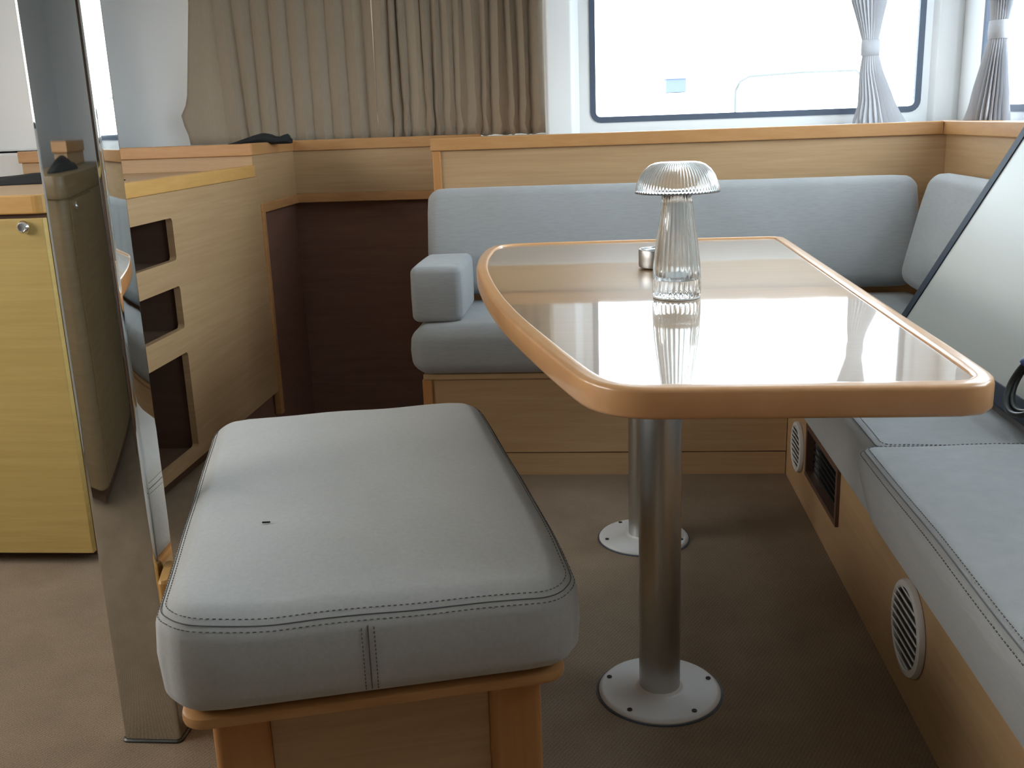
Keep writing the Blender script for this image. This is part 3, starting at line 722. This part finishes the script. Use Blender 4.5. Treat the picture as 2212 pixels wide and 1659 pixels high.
# ================================================================== CURTAINS
def pleated(name, x0, x1, n, amp, y, z0, z1, label, seed, group, flare=None, irregular=0.0, first=1.0):
    rs = random.Random(seed); bm = bmesh.new(); NZ = 22; per = 8
    xs = [0.0]
    for k in range(n): xs.append(xs[-1]+1+irregular*rs.uniform(-.6, .7))
    xs = [0.0]+[x+first-1 for x in xs[1:]]; xs = [x/xs[-1] for x in xs]
    am = [amp*(1+irregular*rs.uniform(-.5, .5)) for _ in range(n)]; ph = [rs.uniform(0, 6) for _ in range(n+1)]
    if first > 1: am[0] *= .45
    rows = []
    for j in range(NZ+1):
        v = j/NZ; z = z0+(z1-z0)*v; row = []
        for k in range(n):
            for q in range(per):
                t_ = q/per; u = xs[k]+(xs[k+1]-xs[k])*t_
                fold = (t_/.62 if t_ < .62 else (1-t_)/.38)           # knife pleat: slow rise, quick return
                crush = math.exp(-v*9)*irregular
                x = x0+(x1-x0)*u+.006*irregular*sin(5*v+ph[k])+crush*.014*sin(40*v+ph[k]+3*t_)
                if flare: x += flare(u, v)
                yy = y-am[k]*fold*(1-.35*crush)-crush*.012*sin(25*v+ph[k])
                row.append(bm.verts.new((x, yy, z+.004*crush*sin(ph[k]*3+t_*6))))
        u = 1.0; row.append(bm.verts.new((x1+(flare(1, v) if flare else 0), y, z))); rows.append(row)
    for a, c in zip(rows, rows[1:]):
        for i in range(len(a)-1): bm.faces.new((a[i], a[i+1], c[i+1], c[i]))
    o = thing(name, label, 'curtain', ((x0+x1)/2, y, z0), group)
    c = part('cloth', bm, 'curtain', o, 30)
    s = c.modifiers.new('thickness', 'SOLIDIFY'); s.thickness = .002; s.offset = 1
    part('heading_tape', box(x0, x1, y-.01, y+.01, z1, z1+.03), 'curtain', o)
    return o
fl1 = lambda u, v: -math.exp(-(u/.16)**2)*(.085*max(0, 1-v/.65)+.024*math.exp(-((v-.13)/.045)**2)*math.exp(-(u/.05)**2)-.02*math.exp(-(v/.05)**2))+.055*max(0, 1-v/.65)*math.exp(-((u-.15)/.11)**2)
pleated('pleated_curtain', -1.672, -0.882, 10, .036, 4.250, 0.974, 1.86, 'left pleated taupe curtain drawn across the window above the stairwell', 21, 'taupe curtains drawn across the window', flare=fl1, irregular=.10, first=1.35)
pleated('pleated_curtain', -0.905, -0.214, 14, .030, 4.205, 0.974, 1.86, 'right pleated taupe curtain with crushed folds near the white mullion', 22, 'taupe curtains drawn across the window', irregular=.6)
def tied(name, c_at, w_at, d_ratio, axis, z0, zt, z1, n, label, band_h=.052):
    bm = bmesh.new(); NZ = 44; SEG = n*8; rs = random.Random(5+n); ph = [rs.uniform(0, 6) for _ in range(n+1)]; rings = []
    for j in range(NZ+1):
        v = j/NZ; z = z0+(z1-z0)*v; cx, cy = c_at(z); w_ = w_at(z); ring = []
        spread = min(1, abs(z-zt)/.10)
        for k in range(SEG):
            a_ = 2*pi*k/SEG; f_ = abs(((k % 8)/8)*2-1); rip = 1-(.05+.20*spread)*f_
            lowk = max(0, 1-(z-z0)/.10); rip *= 1+.10*lowk*sin(ph[int(k/8) % n]+v*30)
            p = cos(a_)*w_/2*rip; q = sin(a_)*w_/2*d_ratio*rip
            ring.append(bm.verts.new((cx+p, cy+q, z) if axis == 'x' else (cx+q, cy+p, z)))
        rings.append(ring)
    for a, c in zip(rings, rings[1:]):
        for i in range(SEG): bm.faces.new((a[i], a[(i+1) % SEG], c[(i+1) % SEG], c[i]))
    bm.faces.new(rings[0][::-1]); bm.faces.new(rings[-1])
    o = thing(name, label, 'curtain', (*c_at(z0), z0), 'grey curtains tied back at the windows')
    part('cloth', bm, 'curtain_grey', o, 22)
    cx, cy = c_at(zt); w_ = w_at(zt); b_ = []
    for k in range(40):
        a_ = 2*pi*k/40; p, q = cos(a_)*(w_/2+.003), sin(a_)*(w_/2*d_ratio+.003); b_.append(Vector((cx+p, cy+q) if axis == 'x' else (cx+q, cy+p)))
    if axis != 'x': b_ = b_[::-1]
    part('tie_band', ring_loft(b_, [(0, zt-band_h/2), (-.0015, zt), (0, zt+band_h/2), (.004, zt+band_h/2), (.004, zt-band_h/2)]), 'curtain_grey', o, True)
def lerpk(k, z):
    for (a, va), (b_, vb) in zip(k, k[1:]):
        if z <= b_: t_ = (z-a)/(b_-a); t_ = min(max(t_, 0), 1); return va+(vb-va)*t_
    return k[-1][1]
kw = [(.974, .172), (1.05, .124), (1.15, .078), (1.205, .055), (1.25, .055), (1.32, .088), (1.38, .120), (1.6, .16), (1.9, .18)]
kc = [(.974, .967), (1.05, .955), (1.15, .933), (1.23, .926), (1.38, .915), (1.9, .90)]
tied('tied_curtain', lambda z: (lerpk(kc, z), 3.715), lambda z: lerpk(kw, z), .45, 'x', .974, 1.227, 1.86, 26, 'pale grey curtain tied back at the right end of the large front window')
kw2 = [(.974, .20), (1.05, .175), (1.15, .12), (1.215, .085), (1.26, .085), (1.33, .11), (1.40, .14), (1.9, .22)]
kc2 = [(.974, 1.162), (1.23, 1.178), (1.9, 1.185)]
tied('tied_curtain', lambda z: (lerpk(kc2, z), 3.25), lambda z: lerpk(kw2, z), .55, 'y', .974, 1.238, 1.86, 26, 'pale grey curtain tied back in the corner at the side window')

# black cloth on the shelf
jk = [(0, .004, .03), (.15, .012, .055), (.32, .024, .07), (.48, .036, .075), (.60, .043, .07), (.68, .040, .06), (.76, .031, .055), (.84, .028, .05), (.90, .034, .045), (.955, .037, .042), (.985, .030, .035), (1.0, .012, .018)]
bm = bmesh.new(); rings = []
for t_, h_, d_ in jk:
    x_ = -1.425+.245*t_; y_ = 3.84+.03*t_
    rings.append([bm.verts.new((x_+.004*sin(9*t_+k), y_+d_*cos(2*pi*k/20)*(1+.08*sin(3*k+7*t_)), .972+h_*(1+sin(2*pi*k/20))*.5+.0)) for k in range(20)])
for a_, c_ in zip(rings, rings[1:]):
    for k in range(20): bm.faces.new((a_[k], a_[(k+1) % 20], c_[(k+1) % 20], c_[k]))
bm.faces.new(rings[0]); bm.faces.new(rings[-1])
tag(obj('jacket', bm, 'black', smooth=True), 'black rolled-up jacket lying on the shelf in front of the pleated curtain', 'jacket')

# ================================================================== LEANING PANEL
sl = Vector((.567, 0, 1)).normalized(); nrm = Vector((-sl.z, 0, sl.x)); PA = Vector((.730, 2.55, .484))
TP = Matrix(((0, sl.x, nrm.x, PA.x), (-1, 0, 0, PA.y), (0, sl.z, nrm.z, PA.z), (0, 0, 0, 1)))   # local x: towards the camera along the seat, y: up the slope, z: out
LL, LH, FW = 0.87, 0.72, 0.037
pn = thing('leaning_panel', 'large off-white panel with navy frame leaning on the right settee', 'panel', PA)
bm = box(FW, LL-FW, FW, LH-FW, -.004, .004); bmesh.ops.transform(bm, matrix=TP, verts=bm.verts); part('sheet', bm, 'panel_white', pn)
for (a0, a1, b0, b1) in ((0, FW, 0, LH), (LL-FW, LL, 0, LH), (FW, LL-FW, 0, FW), (FW, LL-FW, LH-FW, LH)):
    bm = box(a0, a1, b0, b1, -.018, .007, bev=.0015); bmesh.ops.transform(bm, matrix=TP, verts=bm.verts); part('frame_bar', bm, 'navy', pn)
cb = thing('cable', 'black cable loop hanging on the leaning panel at the right edge', 'cable', TP@Vector((.83, .12, .01)))
pts = []
for k in range(41):
    t_ = k/40; a_ = radians(100+t_*220); pts.append(TP@Vector((.795+.062*cos(a_), .085+.068*sin(a_), .014+.010*sin(pi*t_))))
bm = tube(bmesh.new(), pts, .0055, 10); part('strand', bm, 'cable', cb, True)
pts = [p+Vector((-.011, -.004, -.004)) for p in pts[2:]]; bm = tube(bmesh.new(), pts, .0055, 10); part('strand', bm, 'cable', cb, True)
bm = tube(bmesh.new(), [pts[9]+Vector((.005, 0, 0)), pts[11]+Vector((.005, 0, 0))], .013, 12); part('clip', bm, 'blue', cb, True)

# ================================================================== OUTSIDE
obj('deck', box(-3.2, 3.2, 4.45, 9.5, 0.45, 0.55, bev=.02), 'deck', kind='structure')
obj('side_deck', box(1.45, 3.2, -2.2, 4.44, 0.45, 0.55, bev=.02), 'deck', kind='structure')
obj('cockpit_floor', box(-3.2, 3.2, -6.5, -1.96, -0.05, 0.02), 'deck', kind='structure')
obj('water', box(-150, 150, -150, 150, -1.4, -1.3), 'water', kind='structure')
gr_ = thing('guard_rail', 'thin grey boat guard rail outside the large front window', 'rail', (1.2, 8, .55))
bm = tube(bmesh.new(), [(1.02, 8, .55), (1.02, 8, 1.18), (1.05, 8, 1.25), (1.12, 8, 1.285), (1.5, 8, 1.30), (1.9, 8, 1.30), (1.95, 8, 1.25), (1.96, 8, .55)], .010, 10); part('tube', bm, 'rail_grey', gr_, True)
bt = thing('moored_boat', 'distant white boat with a small blue canopy seen through the front window', 'boat', (1.6, 22, -1.3))
hullo = densify(round_poly([Vector((-2.6, 20.6)), Vector((3.2, 20.6)), Vector((4.6, 22)), Vector((3.2, 23.4)), Vector((-2.6, 23.4))], [.3, 1, .1, 1, .3], 5), .5)
part('hull', loft(hullo, [(.5, -1.3), (.1, -.6), (0, .3), (.05, .4)]), 'hull', bt, 40)
part('cabin', loft([Vector(p) for p in rrect(-1.2, 2.4, 21.2, 22.8, .3)], [(0, .4), (.15, 1.3), (.3, 1.45)]), 'hull', bt, 40)
bm = bmesh.new(); add_box(bm, 1.35, 1.75, 21.5, 22.1, 1.46, 1.72)
v5 = [bm.verts.new(p) for p in ((1.33, 21.48, 1.72), (1.77, 21.48, 1.72), (1.77, 22.12, 1.72), (1.33, 22.12, 1.72), (1.52, 21.8, 1.92))]
for a_, b_ in ((0, 1), (1, 2), (2, 3), (3, 0)): bm.faces.new((v5[a_], v5[b_], v5[4]))
bm.faces.new(v5[3::-1]); part('canopy', bm, 'canopy', bt)
